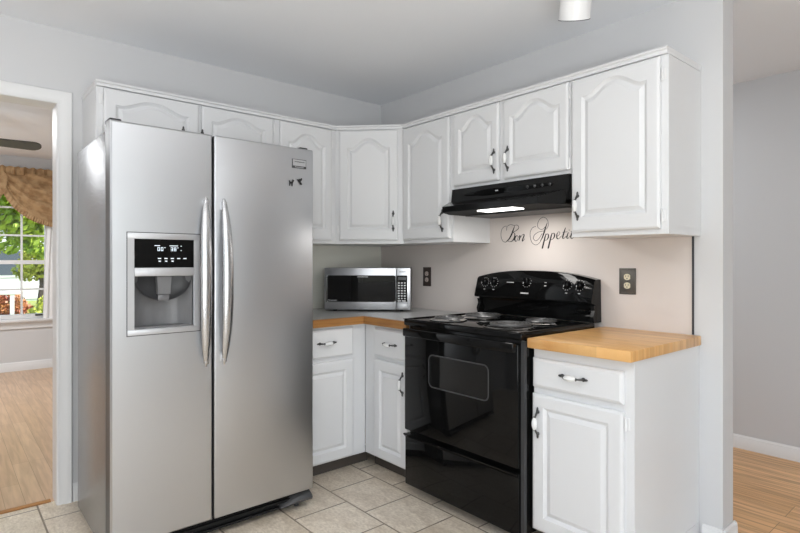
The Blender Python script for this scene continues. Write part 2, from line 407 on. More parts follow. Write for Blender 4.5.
def cabinet(name, label, loc, rz, w, depth, z0, z1, doors=(), drawers=(), toe=0, group=None, carcass=None):
    t = thing(name, label, 'cabinet', (loc[0], loc[1], z0 if not toe else 0), rz, group)
    off = z0 if not toe else 0
    b = B()
    if carcass: b.prism([(x, y, 0) for x, y in carcass], (0, 0, z1-z0))
    else:
        zz = toe if toe else 0
        b.box(0, w, 0, depth, zz, z1-off, .0012, 1)
    obj('body', b, 'cab', t)
    if toe:
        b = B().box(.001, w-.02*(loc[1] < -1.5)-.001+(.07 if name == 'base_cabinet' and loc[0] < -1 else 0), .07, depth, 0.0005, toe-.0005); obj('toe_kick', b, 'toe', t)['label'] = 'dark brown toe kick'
    if toe and loc[1] < -1.5:
        obj('end_panel', B().box(w-.018, w+.0005, .055, depth, .0005, toe-.0006), 'cab', t)
    for d in doors:
        x0, x1, a0, a1 = d['r']; dw, dh = x1-x0, a1-a0
        st = d.get('stile', .05)
        m = door_mesh(dw, dh, d.get('arch', 0), st, d.get('top', .10), d.get('bot', .065))
        m.bm.transform(Matrix.Translation((x0, -.0008, a0-off)))
        o = obj('door', m, 'cab', t, angle=17)
        if 'pull' in d: add_pull(o, d['pull'][0], d['pull'][1]-off, y=-.021)
        for hx, hz, s in d.get('hinges', ()): add_hinge(o, hx, hz-off, s)
    for x0, x1, a0, a1, px, pz in drawers:
        m = slab_mesh(x1-x0, a1-a0); m.bm.transform(Matrix.Translation((x0, -.0008, a0-off)))
        o = obj('drawer', m, 'cab', t, angle=17)
        add_pull(o, px, pz-off, True, y=-.021)
    return t

UG = 'white wall cabinets with arched panel doors'
ZU0, ZU1 = 1.328, 2.0415
ARCH = dict(arch=.056, top=.108)
RA = 0; RB = -PI/2
FY = -.32
# over the refrigerator (local x = world x + 1.96)
x0 = -1.96
cabinet('wall_cabinet', 'white shallow two-door cabinet above the steel refrigerator', (x0, FY, 0), RA, .914, .319, 1.79, ZU1,
        doors=[dict(r=(.029, .474, 1.802, 2.036), arch=.038, top=.072, bot=.04, pull=(.392, 1.845), hinges=[(.024, 1.985, -1), (.024, 1.83, -1)]),
               dict(r=(.490, .900, 1.802, 2.036), arch=.038, top=.072, bot=.04, pull=(.49, 1.845), hinges=[(.905, 1.985, 1), (.905, 1.83, 1)])], group=UG)
cabinet('wall_cabinet', 'white single-door wall cabinet half hidden by the refrigerator top', (-1.045, FY, 0), RA, .4235, .319, ZU0, ZU1,
        doors=[dict(r=(.03, .385, 1.35, 2.036), **ARCH, pull=(.06, 1.46), hinges=[(.39, 1.95, 1), (.39, 1.42, 1)])], group=UG)
# diagonal corner cabinet
pA, pB = Vector((-.6205, FY)), Vector((FY, -.6265))
e = pB-pA; wl = e.length; rz = math.atan2(e.y, e.x)
Mi = (Matrix.Translation((pA.x, pA.y, 0)) @ Matrix.Rotation(rz, 4, 'Z')).inverted()
car = [(Mi @ Vector((x, y, 0)))[:2] for x, y in ((pA.x, pA.y), (pB.x, pB.y), (-.001, -.6265), (-.001, -.001), (-.6205, -.001))]
cabinet('wall_cabinet', 'white diagonal corner wall cabinet above the microwave', (pA.x, pA.y, 0), rz, wl, 0, ZU0, ZU1,
        doors=[dict(r=(.026, wl-.035, 1.35, 2.036), **ARCH, pull=(wl-.063, 1.468), hinges=[(.021, 1.95, -1), (.021, 1.42, -1)])], group=UG, carcass=car)
# along the range wall (local x = -(world y) - 0.628)
cabinet('wall_cabinet', 'white narrow wall cabinet between diagonal corner cabinet and black hood', (FY, -.6275, 0), RB, .4275, .319, ZU0, ZU1,
        doors=[dict(r=(.012, .408, 1.35, 2.036), arch=.053, top=.101, pull=(.362, 1.45))], group=UG)
cabinet('wall_cabinet', 'white short two-door cabinet directly above the black range hood', (FY, -1.056, 0), RB, .7435, .319, 1.6195, ZU1,
        doors=[dict(r=(.014, .333, 1.637, 2.036), arch=.055, top=.089, bot=.062, stile=.042, pull=(.309, 1.735), hinges=[]),
               dict(r=(.365, .736, 1.637, 2.036), arch=.055, top=.089, bot=.062, stile=.042, pull=(.397, 1.735), hinges=[(.740, 1.985, 1), (.740, 1.665, 1)])], group=UG)
cabinet('wall_cabinet', 'large white single-door wall cabinet above butcher block counter', (FY, -1.8005, 0), RB, .4305, .319, ZU0, ZU1,
        doors=[dict(r=(.010, .403, 1.35, 2.036), arch=.050, top=.082, pull=(.044, 1.465), hinges=[(.409, 1.965, 1), (.409, 1.40, 1)])], group=UG)
# trim board that runs along the tops
def ring(o): return [(-1.961-o*.5, -.0012), (-1.961-o*.5, FY-.013-o), (-.6205-o*.41, FY-.013-o), (FY-.013-o, -.6265-o*.41), (FY-.013-o, -2.2322-o*.2), (-.0012, -2.2322-o*.2), (-.0012, -.0012)]
b = B()
b.loft([[(x, y, z) for x, y in ring(o)] for o, z in ((0, 2.0422), (0, 2.055), (.006, 2.058), (.008, 2.0595), (.008, 2.067), (.006, 2.0685))])
single('cabinet_crown', b, 'cab', 'continuous white top moulding running along all wall cabinets', 'moulding')

# base cabinets
LG = 'white base cabinets'
FL = -.59
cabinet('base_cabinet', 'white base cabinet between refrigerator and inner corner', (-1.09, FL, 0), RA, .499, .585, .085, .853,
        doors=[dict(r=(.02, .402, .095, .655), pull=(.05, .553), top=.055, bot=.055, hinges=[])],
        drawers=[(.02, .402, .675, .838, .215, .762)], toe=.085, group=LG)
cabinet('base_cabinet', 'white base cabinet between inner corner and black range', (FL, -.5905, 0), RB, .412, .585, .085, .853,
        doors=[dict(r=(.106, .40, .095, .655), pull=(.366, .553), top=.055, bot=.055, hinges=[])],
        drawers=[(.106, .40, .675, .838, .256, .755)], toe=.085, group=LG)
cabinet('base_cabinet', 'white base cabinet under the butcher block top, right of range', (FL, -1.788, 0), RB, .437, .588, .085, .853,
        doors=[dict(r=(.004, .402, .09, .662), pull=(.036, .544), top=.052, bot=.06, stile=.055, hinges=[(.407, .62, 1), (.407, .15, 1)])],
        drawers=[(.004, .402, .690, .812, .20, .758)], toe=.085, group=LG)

# countertops
t = thing('countertop', 'L-shaped grey laminate countertop with oak front edge', 'countertop', (-.3, -.3, .855))
L = [(-1.09, -.0015), (-1.09, -.612), (-.612, -.612), (-.612, -1.012), (-.0085, -1.012), (-.0085, -.0015)]
obj('counter_surface', B().prism([(x, y, .8545) for x, y in L], (0, 0, .042)), 'laminate', t, True)
b = B(); b.prism([(x, y, .8545) for x, y in ((-1.09, -.6125), (-1.09, -.636), (-.636, -.636), (-.636, -1.012), (-.6125, -1.012), (-.6125, -.6125))], (0, 0, .043))
obj('wood_edge', b, 'oakedge', t, True)['label'] = 'oak front edge'
t = single('countertop', B().box(-.637, -.0085, -2.236, -1.786, .8545, .896, .004), 'butcher', 'butcher block wooden countertop on the right base cabinet', 'countertop', origin=(-.32, -2.0, .8545))

# backsplash
t = thing('backsplash', 'beige backsplash panel on the wall behind the range', 'backsplash', (0, -1.1, .86))
obj('panel', B().box(-.006, -.0004, -2.197, -.0065, .86, 1.3275).box(-.006, -.0004, -1.81, -1.055, 1.3275, 1.615), 'splash', t, True)
obj('edge_strip', B().box(-.008, -.0004, -2.204, -2.1972, .8975, 1.3275), 'dark', t, True)
single('backsplash', B().box(-1.10, -.0065, -.006, -.0006, .8975, 1.3275), 'splash_shade', 'backsplash panel behind the microwave, tinted for its shaded corner', 'backsplash', origin=(-.55, -.003, .9))

# ------------------------------------------------------------------ refrigerator
X0, X1, XS = -2.0125, -1.102, -1.606
YF, YB, DT = -.8436, -.77, .0
t = fridge = thing('refrigerator', 'stainless steel side-by-side refrigerator with water dispenser', 'refrigerator', (-1.557, -.45, 0))
obj('body', B().box(X0+.004, X1-.004, -.765, -.165, .03, 1.745, .004), 'steel_side', t, True)['label'] = 'pebbled grey side panels'
def rounded_door(b, x0, x1, z0, z1, hole=None):
    yb, yf = -.762, YF
    def sides():
        b.bm.normal_update()
        for f in b.bm.faces:
            if abs(f.normal.x) > .9 and (abs(f.calc_center_median().x-x0) < .002 or abs(f.calc_center_median().x-x1) < .002): f.material_index = 1
    r = .007
    if hole is None:
        b.box(x0, x1, yf, yb, z0, z1, r, 4); sides(); return b
    hx0, hx1, hz0, hz1 = hole
    xs = [x0, x0+.004, x0+r, hx0, hx1, x1-r, x1-.004, x1]; ys = [yf+r, yf+.004, yf, yf, yf, yf, yf+.004, yf+r]
    zs = [z0, z0+.004, z0+r, hz0, hz1, z1-r, z1-.004, z1]; yz = [r, .004, 0, 0, 0, 0, .004, r]
    V = {}
    for i, x in enumerate(xs):
        for k, z in enumerate(zs):
            V[i, k] = b.bm.verts.new((x, min(yf+r, max(ys[i], yf+yz[k]) if ys[i] > yf or yz[k] > 0 else yf), z))
    for i in range(7):
        for k in range(7):
            if i == 3 and k == 3: continue
            b.bm.faces.new((V[i, k], V[i+1, k], V[i+1, k+1], V[i, k+1]))
    # sides, back, hole walls
    edge = [V[i, 0] for i in range(8)]+[V[7, k] for k in range(1, 8)]+[V[i, 7] for i in range(6, -1, -1)]+[V[0, k] for k in range(6, 0, -1)]
    back = [b.bm.verts.new((v.co.x, yb, v.co.z)) for v in edge]
    for i in range(len(edge)):
        j = (i+1) % len(edge); b.bm.faces.new((edge[i], back[i], back[j], edge[j]))
    b.bm.faces.new(back)
    hv = [V[3, 3], V[4, 3], V[4, 4], V[3, 4]]
    hb = [b.bm.verts.new((v.co.x, yb-.004, v.co.z)) for v in hv]
    for i in range(4):
        j = (i+1) % 4; b.bm.faces.new((hv[i], hb[i], hb[j], hv[j]))
    b.bm.faces.new(hb)
    sides()
    return b
df = obj('freezer_door', rounded_door(B(), X0, XS-.0035, .089, 1.771, (-1.926, -1.693, .945, 1.158)), ['steel', 'charcoal'], t, True)
dr = obj('fridge_door', rounded_door(B(), XS+.0035, X1, .089, 1.771), ['steel', 'charcoal'], t, True)
obj('door_gasket', B().box(X0+.012, X1-.012, -.7618, -.7655, .10, 1.74), 'dark', t, True)
# curved bar handles
def bow(x, side):
    b = B(); rings = []
    n = 24
    for k in range(n+1):
        u = -1+2*k/n
        z = 1.129+u*.366
        bl = max(0, 1-abs(u)**2.4)
        out = .010+.036*bl
        wd = .004+.022*max(0, 1-abs(u)**2.6)**.7
        th = .004+.011*max(0, 1-abs(u)**3)
        c = Vector((x+side*.012*bl, YF-out, z))
        rings.append([c+Vector((wd*math.cos(a), th*math.sin(a), 0)) for a in [2*PI*q/14 for q in range(14)]])
    b.loft(rings)
    for z in (1.129-.335, 1.129+.335):
        b.box(x-.009, x+.009, YF-.022, YF+.001, z-.018, z+.018, .003)
    return b
obj('handle', bow(-1.643, -1), 'steel_handle', df, True); obj('handle', bow(-1.563, .3), 'steel_handle', dr, True)
# dispenser on the freezer door
d = obj('dispenser', B().box(-1.952, -1.666, YF-.003, YF-.0002, .922, .944, .001).box(-1.952, -1.666, YF-.003, YF-.0002, 1.309, 1.333, .001)
        .box(-1.952, -1.927, YF-.003, YF-.0002, .944, 1.309).box(-1.692, -1.666, YF-.003, YF-.0002, .944, 1.309)
        .box(-1.927, -1.692, YF-.009, YF-.0002, 1.158, 1.192, .003), 'silver', t, True)
# thin dark outline of the bezel
b = B()
for a in ((-1.955, -1.952, .919, 1.336), (-1.666, -1.663, .919, 1.336)): b.box(a[0], a[1], YF-.0012, YF+.001, a[2], a[3])
b.box(-1.955, -1.663, YF-.0012, YF+.001, .919, .922).box(-1.955, -1.663, YF-.0012, YF+.001, 1.333, 1.336)
obj('outline', b, 'charcoal', d, True)
obj('control_panel', B().box(-1.9265, -1.6925, YF-.002, YF-.0004, 1.1925, 1.3085), 'black', d, True)
# display digits and icons
b = B()
SEG = {'0': 'abcdef', '-': 'g', '3': 'abcdg', '7': 'abc', '8': 'abcdefg'}
def seg7(b, ch, x, z, w, h, y, th=.0022):
    s = SEG[ch]
    P = dict(a=(0, h, w, h), b=(w, h/2, w, h), c=(w, 0, w, h/2), d=(0, 0, w, 0), e=(0, 0, 0, h/2), f=(0, h/2, 0, h), g=(0, h/2, w, h/2))
    for q in s:
        a0, c0, a1, c1 = P[q]; b.box(x+a0-th/2, x+a1+th/2, y-.0006, y, z+c0-th/2, z+c1+th/2)
yd = YF-.0021
for ch, x in (('0', -1.838), ('0', -1.825), ('3', -1.786), ('8', -1.773)):
    b = B(); seg7(b, ch, x, 1.262, .007, .013, yd); obj('digit', b, 'led', d, True)
for x, z, w_ in ((-1.812, 1.273, .004), (-1.760, 1.273, .004), (-1.851, 1.281, .022), (-1.792, 1.281, .034), (-1.747, 1.280, .004), (-1.747, 1.262, .004)):
    obj('indicator', B().box(x, x+w_, yd-.0006, yd, z, z+.003), 'led', d, True)
for k in range(5):
    x = -1.838+k*.0255
    obj('icon', B().box(x, x+.013, yd-.0006, yd, 1.228, 1.232), 'led', d, True)
    if k < 3: obj('indicator', B().box(x+.003, x+.012, yd-.0006, yd, 1.217, 1.221), 'led', d, True)
b = B()   # recess lining: curved back
n = 12
rings = []
for z in (.9465, 1.1565):
    r_ = []
    for k in range(n+1):
        u = -1+2*k/n
        r_.append((-1.8095+u*.115, -.775-.056*abs(u)**3, z))
    rings.append(r_)
b.loft(rings, caps=False, closed=False)
b.box(-1.925, -1.694, -.838, -.770, .9455, .9525)
obj('recess', b, 'midplast', d, True)
b = B()   # dark dome under the control strip
for k in range(1):
    rr = []
    m_ = 18
    outer = [(-1.8095+.1145*math.cos(PI+PI*q/m_), 1.157+.088*math.sin(PI+PI*q/m_)) for q in range(m_+1)]
    b.loft([[(x, -.838, z) for x, z in outer], [(-1.8095+(x+1.8095)*.92, -.790, 1.157+(z-1.157)*.8) for x, z in outer]])
b2 = B(); 
rings = []
for k in range(7):
    a = k/6*PI/2
    rings.append([(-1.8095+.1145*math.cos(a)*math.cos(PI+PI*q/18) , -.786-.045*(1-math.sin(a))*1.0, 1.1565+.100*math.cos(a)*math.sin(PI+PI*q/18)) for q in range(19)])
b.bm.free()
b2.loft(rings, caps=False, closed=False)
obj('chute_dome', b2, 'charcoal', d, True)
obj('paddle', B().prism([(-1.838, -.838, 1.157), (-1.781, -.838, 1.157), (-1.786, -.838, 1.083), (-1.833, -.838, 1.083)], (0, .03, 0)).m(1).box(-1.832, -1.787, -.830, -.812, 1.055, 1.083, .003), ['midplast', 'clearplast'], d, True)
# badge
b = B().box(-1.222, -1.143, YF-.002, YF+.0005, 1.671, 1.716, .0008).m(1).box(-1.217, -1.146, YF-.0026, YF-.0015, 1.683, 1.713).m(0)
for k in range(9): b.box(-1.208+k*.0062, -1.204+k*.0062, YF-.003, YF-.002, 1.700, 1.705)
b.m(1)
for k in range(8): b.box(-1.206+k*.0062, -1.202+k*.0062, YF-.0026, YF-.0015, 1.6745, 1.679)
obj('badge', b, ['charcoal', 'silver'], dr, True)
# toe grille and feet
b = B().box(X0+.02, X1-.09, -.80, -.74, .022, .083, .006).box(X0+.02, X1-.09, -.815, -.80, .050, .062).box(X0+.02, X1-.09, -.815, -.80, .026, .036)
obj('toe_grille', b, 'blackmatte', t, True)
b = B()
prof = [(-.745, .026), (-.815, .026), (-.838, .036), (-.846, .052), (-.838, .070), (-.815, .082), (-.745, .086)]
for xe, sg in ((X1, 1), (X0, -1)):
    b = B(); b.loft([[(xe-sg*q, y+.02*(1-k), .026+(z-.026)*k) for y, z in prof] for q, k in ((.17, .30), (.13, .5), (.09, .88), (.03, 1.0), (.008, .95), (.002, .75))])
    o = obj('foot_cover', b, 'greyplast', t, True)
    obj('roller', B().lathe([(.012, .0005), (.012, .028)], (xe-sg*.06, -.78, 0), seg=12), 'dark', o, True)
for xa, xb in ((X0+.006, X0+.05), (X1-.05, X1-.006)):
    obj('hinge_cover', B().box(xa, xb, -.80, -.72, 1.7715, 1.788, .004).box(xa+.005, xb-.005, -.77, -.70, 1.745, 1.773, .003), 'dark', t, True)

# two tiny magnets on the right door
def magnet(pts, x, z, label):
    b = B().prism([(x+a*.001, YF-.0032, z+c*.001) for a, c in pts], (0, .0028, 0))
    single('fridge_magnet', b, 'ink', label, 'magnet', 'magnets on the refrigerator door', origin=(x, YF, z))
deer = [(-13, -16), (-9, -16), (-7, -4), (-2, -4), (0, -17), (4, -17), (6, -3), (9, 6), (13, 9), (13, 13), (8, 14), (7, 18), (4, 13), (2, 5), (-8, 5), (-12, 11), (-15, 9), (-12, 2)]
swan = [(-14, 10), (-8, 6), (-4, 12), (3, 10), (8, 16), (13, 14), (12, 6), (5, 0), (9, -8), (14, -12), (11, -17), (2, -16), (-3, -6), (-9, -1)]
magnet(deer, -1.224, 1.598, 'small dark animal-shaped magnet, left of the two below the badge')
magnet(swan, -1.180, 1.609, 'small dark curled magnet, right of the two below the badge')

# ------------------------------------------------------------------ range
t = thing('range', 'black freestanding electric coil range with glossy oven door', 'range', (-.34, -1.4, 0))
RY0, RY1 = -1.022, -1.776
b = B().box(-.622, -.012, RY1+.006, RY0-.004, .05, .884, .002)
for x, y in ((-.55, RY0-.07), (-.55, RY1+.05), (-.08, RY0-.05), (-.08, RY1+.05)): b.lathe([(.018, 0.0005), (.018, .05)], (x, y, 0), seg=12)
obj('body', b, 'blackenamel', t, True)
# cooktop with raised rim
b = B().box(-.662, -.075, RY1, RY0, .884, .915, .006, 3)
b.box(-.668, -.085, RY1+.002, RY1+.016, .9145, .919, .002).box(-.668, -.085, RY0-.016, RY0-.002, .9145, .919, .002).box(-.659, -.645, RY1+.004, RY0-.004, .9145, .919, .002)
ct = obj('cooktop', b, 'black', t, True)
proto = {}
for i, (x, y, R) in enumerate(((-.525, -1.215, .078), (-.285, -1.235, .098), (-.515, -1.60, .098), (-.275, -1.60, .078))):
    b = B().lathe([(R*.3, .9152), (R*1.0, .9154), (R*1.22, .9165), (R*1.24, .9195), (R*1.17, .9215), (R*1.10, .9195), (R*.95, .9175), (R*.3, .9172)], (x, y, 0), seg=36)
    dp = obj('drip_pan', b, 'chrome', ct, True)
    b = B(); pts = []
    turns = 4 if R > .09 else 3
    N = turns*28
    for k in range(N+1):
        a = 2*PI*k/28; r_ = R*(.26+.74*k/N)
        pts.append((x+r_*math.cos(a), y+r_*math.sin(a), .9305))
    b.tube(pts, .0052, 6)
    for a in (.5, .5+2*PI/3, .5+4*PI/3):
        b.tube([(x+R*.1*math.cos(a), y+R*.1*math.sin(a), .9225), (x+R*1.08*math.cos(a), y+R*1.08*math.sin(a), .9225)], .0028, 6)
    b.lathe([(R*.16, .922), (R*.18, .927), (R*.1, .929)], (x, y, 0), seg=16)
    obj('burner', b, 'coil', ct, True)
# backguard
def ztop(u): return 1.128+.040*(1-abs(u)**2.4)
b = B(); rings = []
n = 24
for k in range(n+1):
    u = -1+2*k/n; y = -1.399-u*.377; zt = ztop(u)
    rings.append([(-.015, y, .9155), (-.062, y, .9155), (-.066, y, 1.004), (-.106, y, 1.012), (-.108, y, 1.022), (-.080, y, zt-.010), (-.070, y, zt), (-.020, y, zt)])
b.loft(rings)
bg = obj('backguard', b, 'black', t, True)
for s in (RY0-.001, RY1+.019):
    obj('end_cap', B().prism([(-.03, s, .9157), (-.082, s, .9157), (-.090, s, .945), (-.076, s, .975), (-.084, s, 1.0), (-.06, s, 1.003)], (0, -.018, 0)), 'blackenamel', bg, True)
nrm = Vector((-.096, 0, .028)).normalized(); nrm = Vector((-.967, 0, .255))
def on_panel(z): 
    k = (z-1.022)/(1.158-1.022); return Vector((-.108+k*.028, 0, z))
def knob(y, z, r, lab=None):
    p = on_panel(z); p.y = y
    b = B().lathe([(r*1.0, .0006), (r*1.0, .004), (r*.86, .008), (r*.80, .020), (r*.62, .023), (.001, .0235)], p, nrm, 24)
    # grip ridge
    u = nrm.cross(Vector((0, 1, 0))).normalized()
    q = p+nrm*.016
    rg = [(q+u*sx*r*.85+Vector((0, 1, 0))*sy*r*.20+nrm*h) for h in (0,) for sx, sy in ((-1, -1), (1, -1), (1, 1), (-1, 1))]
    b.loft([rg, [v+nrm*.014 for v in rg]])
    b.m(1).loft([[q+nrm*.0142+u*sx+Vector((0, 1, 0))*sy for sx, sy in ((r*.35, -r*.06), (r*.8, -r*.06), (r*.8, r*.06), (r*.35, r*.06))], [q+nrm*.0148+u*sx+Vector((0, 1, 0))*sy for sx, sy in ((r*.35, -r*.06), (r*.8, -r*.06), (r*.8, r*.06), (r*.35, r*.06))]])
    k_ = obj('knob', b, ['black', 'mark'], bg, True)
    b = B()
    for a in range(11):
        ang = 2*PI*(a+.5)/12+PI/2
        c = p+nrm*.0004+(u*math.cos(ang)+Vector((0, 1, 0))*math.sin(ang))*r*1.32
        e1 = (u*math.cos(ang)+Vector((0, 1, 0))*math.sin(ang))*r*.10; e2 = nrm.cross(e1).normalized()*r*.06
        rg = [c-e1-e2, c+e1-e2, c+e1+e2, c-e1+e2]
        b.loft([rg, [v+nrm*.0006 for v in rg]])
    obj('dial_marking', b, 'mark', bg, True)
for y in (-1.093, -1.160, -1.633, -1.705): knob(y, 1.098, .020)
knob(-1.385, 1.106, .021)
b = B()    # name plate marks and small legends
def dash(y0, y1, z, h):
    p = on_panel(z)+nrm*.0002; q = on_panel(z+h)+nrm*.0002
    rg = [Vector((p.x, y0, p.z)), Vector((p.x, y1, p.z)), Vector((q.x, y1, q.z)), Vector((q.x, y0, q.z))]
    b.loft([rg, [v+nrm*.0006 for v in rg]])
for k in range(8): dash(-1.352-k*.0066, -1.357-k*.0066, 1.042, .007)
obj('name_lettering', b, 'mark', bg, True)
for y0_, y1_, z, h in [(y+.006, y-.006, 1.056, .003) for y in (-1.093, -1.160, -1.633, -1.705)]+[(-1.25, -1.298, 1.10, .003), (-1.498, -1.510, 1.105, .003), (-1.498, -1.510, 1.088, .003)]:
    b = B(); dash(y0_, y1_, z, h); obj('legend', b, 'mark', bg, True)
# oven door with window and handle
b = B().box(-.660, -.6235, RY1+.020, RY0-.004, .338, .866, .006, 3)
od = obj('oven_door', b, 'black', t, True)
def rrect(y0, y1, z0, z1, r, n=6):
    pts = []
    for cy, cz, a0 in ((y1-r, z1-r, 0), (y0+r, z1-r, PI/2), (y0+r, z0+r, PI), (y1-r, z0+r, 1.5*PI)):
        for k in range(n+1):
            a = a0+PI/2*k/n; pts.append((cy+r*math.cos(a), cz+r*math.sin(a)))
    return pts
o1 = rrect(-1.60, -1.210, .592, .757, .03); o2 = rrect(-1.594, -1.216, .598, .751, .025)
b = B(); x = -.6602
b.loft([[(x, y, z) for y, z in o1], [(x-.0022, y, z) for y, z in o1], [(x-.0022, y, z) for y, z in o2], [(x-.0004, y, z) for y, z in o2]], caps=False)
obj('window_rim', b, 'charcoal', od, True)
obj('oven_window', B().prism([(x-.0001, y, z) for y, z in o2], (-.0006, 0, 0)), 'blackglass', od, True)
b = B().box(-.706, -.680, RY1+.010, RY0-.040, .834, .876, .007, 3)
for y in (RY0-.06, RY1+.05): b.box(-.682, -.659, y-.015, y+.015, .838, .864, .003)
obj('handle', b, 'black', od, True)
b = B().box(-.656, -.6235, RY1+.020, RY0-.004, .052, .318, .005, 3).prism([(-.656, RY0-.004, .300), (-.668, RY0-.004, .312), (-.668, RY0-.004, .318), (-.656, RY0-.004, .3185)], (0, RY1-RY0+.024, 0))
obj('storage_drawer', b, 'black', t, True)
b = B().box(-.640, -.6225, RY1+.001, RY1+.0185, .06, .88)
obj('side_trim', b, 'charcoal', t, True)['label'] = 'dark grey strip along the right front edge'

# ------------------------------------------------------------------ range hood
t = thing('range_hood', 'black under-cabinet range hood with lit lamp', 'range hood', (-.2, -1.435, 1.47))
HY0, HY1 = -1.060, -1.798
b = B()
top = [(-.012, 1.6185), (-.335, 1.6185), (-.345, 1.545), (-.36, 1.530), (-.36, 1.500), (-.012, 1.500)]
b.loft([[(x, y, z) for x, z in top] for y in (HY0, HY1)])
# visor: chamfered plan
up = [(-.02, HY0), (-.362, HY0), (-.482, HY0-.068), (-.482, HY1+.068), (-.362, HY1), (-.02, HY1)]
b.m(1).loft([[(x, y, z) for x, y in up] for z in (1.477, 1.479)]).m(0)
rim_o = up; rim_i = [(-.36, HY0-.006), (-.474, HY0-.072), (-.474, HY1+.072), (-.36, HY1+.006)]
b.loft([[(-.362, HY0, z0_), (-.482, HY0-.068, z1_), (-.482, HY1+.068, z1_), (-.362, HY1, z0_)] for z0_, z1_ in ((1.479, 1.479), (1.545, 1.508))])
obj('hood_body', b, ['blackenamel', 'blackmatte'], t, True)
b = B()
b.prism([(-.36, -1.345, 1.4768), (-.45, -1.345, 1.4768), (-.45, -1.565, 1.4768), (-.36, -1.565, 1.4768)], (0, 0, -.006))
obj('lamp_lens', b, 'lens', t, True)
obj('grease_filter', B().box(-.27, -.05, HY1+.04, HY0-.04, 1.470, 1.4765), 'grease', t, True)
# front badge oval and buttons
b = B()
def on_front(z): return -.335-(1.6185-z)/(1.6185-1.545)*.010
def oval(cy, hw, hh, d0, d1):
    pts = [(cy+hw*math.cos(2*PI*k/32), 1.580+hh*math.sin(2*PI*k/32)) for k in range(32)]
    b.loft([[(on_front(z)-d0, y, z) for y, z in pts], [(on_front(1.58)-d1, cy+(y-cy)*.94, 1.58+(z-1.58)*.75) for y, z in pts]])
oval(-1.43, .29, .015, .0004, .0035); oval(-1.34, .115, .018, .0005, .0062)
obj('oval_badge', b, 'black', t, True)
obj('pilot_light', B().box(on_front(1.58)-.0075, on_front(1.58)-.0063, -1.395, -1.378, 1.579, 1.584), 'mark', t, True)
for k in range(4):
    y = -1.575-k*.042
    obj('button', B().lathe([(.0075, .0037), (.0075, .007), (.004, .0095)], (on_front(1.58), y, 1.580), (-1, 0, 0), 14), 'pewter', t, True)
light('hood_lamp', 'AREA', (-.405, -1.44, 1.466), (0, 0, 0), 2.7, (1, .97, .93), .5, .1)

# ------------------------------------------------------------------ microwave (angled in the corner)
fl, fr_ = Vector((-.632, -.208)), Vector((-.2360, -.596))
e = fr_-fl; MW = e.length; rz = math.atan2(e.y, e.x)
t = thing('microwave', 'stainless steel microwave with black door angled on corner counter', 'microwave', (fl.x, fl.y, .897), rz)
MH = .268; z0 = .012
obj('case', B().box(.004, MW-.004, .022, .272, z0, z0+MH, .004), 'midplast', t)
b = B().box(0, MW-.092, -.006, .0215, z0, z0+MH, .004)
md = obj('door', b, 'steel', t)
DZ0, DZ1 = z0+.050, z0+.220
def rr2(x0, x1, a, c, y, r=.012): return [(p, y, q) for p, q in rrect(x0, x1, a, c, r, 4)]
obj('window', B().prism(rr2(.018, MW-.094, DZ0, DZ1, -.0062), (0, -.0016, 0)), 'blackglass', md)
b = B()
for xx in (.010, ):
    b.loft([[(xx, -.007, DZ0-.002), (xx+.007, -.007, DZ0-.002), (xx+.007, -.012, DZ0), (xx, -.012, DZ0)], [(xx, -.007, DZ1+.002), (xx+.007, -.007, DZ1+.002), (xx+.007, -.012, DZ1), (xx, -.012, DZ1)]])
obj('door_grip', b, 'chrome', md)
b = B().box(MW-.091, MW, -.006, .0215, z0, z0+MH, .004)
cp_ = obj('control_panel', b, 'steel', t)
obj('keypad', B().prism(rr2(MW-.089, MW-.020, DZ0, DZ1, -.0062, .006), (0, -.0014, 0)), 'blackglass', cp_)
obj('display', B().box(MW-.080, MW-.028, -.0084, -.0077, DZ1-.030, DZ1-.010), 'greyplast', cp_)
b = B()
for r_ in range(7):
    for c_ in range(3):
        x = MW-.080+c_*.019
        b.box(x, x+.012, -.0088, -.0077, DZ1-.052-r_*.0165, DZ1-.044-r_*.0165)
b.box(MW-.082, MW-.060, -.0088, -.0077, DZ0+.004, DZ0+.011).box(MW-.054, MW-.030, -.0088, -.0077, DZ0+.004, DZ0+.011)
for k in range(5): b.box(MW-.086, MW-.084, -.0088, -.0077, DZ0+.03+k*.02, DZ0+.034+k*.02)
obj('keypad_lettering', b, 'mark', cp_)
obj('open_button', B().box(MW-.084, MW-.018, -.0085, -.0055, z0+.008, z0+.040, .002), 'silver', cp_)
b = B()
for x, y in ((.06, .05), (MW-.06, .05), (.06, .25), (MW-.06, .25)): obj('foot', B().lathe([(.012, .0005), (.014, .0125)], (x, y, 0), seg=12), 'dark', t)
def text_obj(name, s, size, m_, parent, loc, rot, shear=0, ext=.0004):
    c = bpy.data.curves.new(name, 'FONT'); c.body = s; c.size = size; c.extrude = ext; c.shear = shear; c.align_x = 'LEFT'
    tmp = bpy.data.objects.new('tmp', c); C.objects.link(tmp)
    dg = bpy.context.evaluated_depsgraph_get(); me = bpy.data.meshes.new_from_object(tmp.evaluated_get(dg))
    bpy.data.objects.remove(tmp); bpy.data.curves.remove(c)
    me.materials.clear(); me.materials.append(M[m_]); me.name = name
    o = bpy.data.objects.new(name, me); C.objects.link(o); o.parent = parent; o.location = loc; o.rotation_euler = rot
    return o
text_obj('lettering', 'Panasonic', .0145, 'mark', md, (.024, -.0082, DZ0+.006), (PI/2, 0, 0), .2)
b = B()
for k in range(7): b.box(MW-.070+k*.006, MW-.0655+k*.006, -.0066, -.0055, z0+.240, z0+.245)
obj('panel_lettering', b, 'charcoal', cp_)
b = B()
for k in range(11): b.box(.215+k*.0062, .2195+k*.0062, -.0082, -.0076, DZ1-.012, DZ1-.007)
obj('door_lettering', b, 'mark', md)

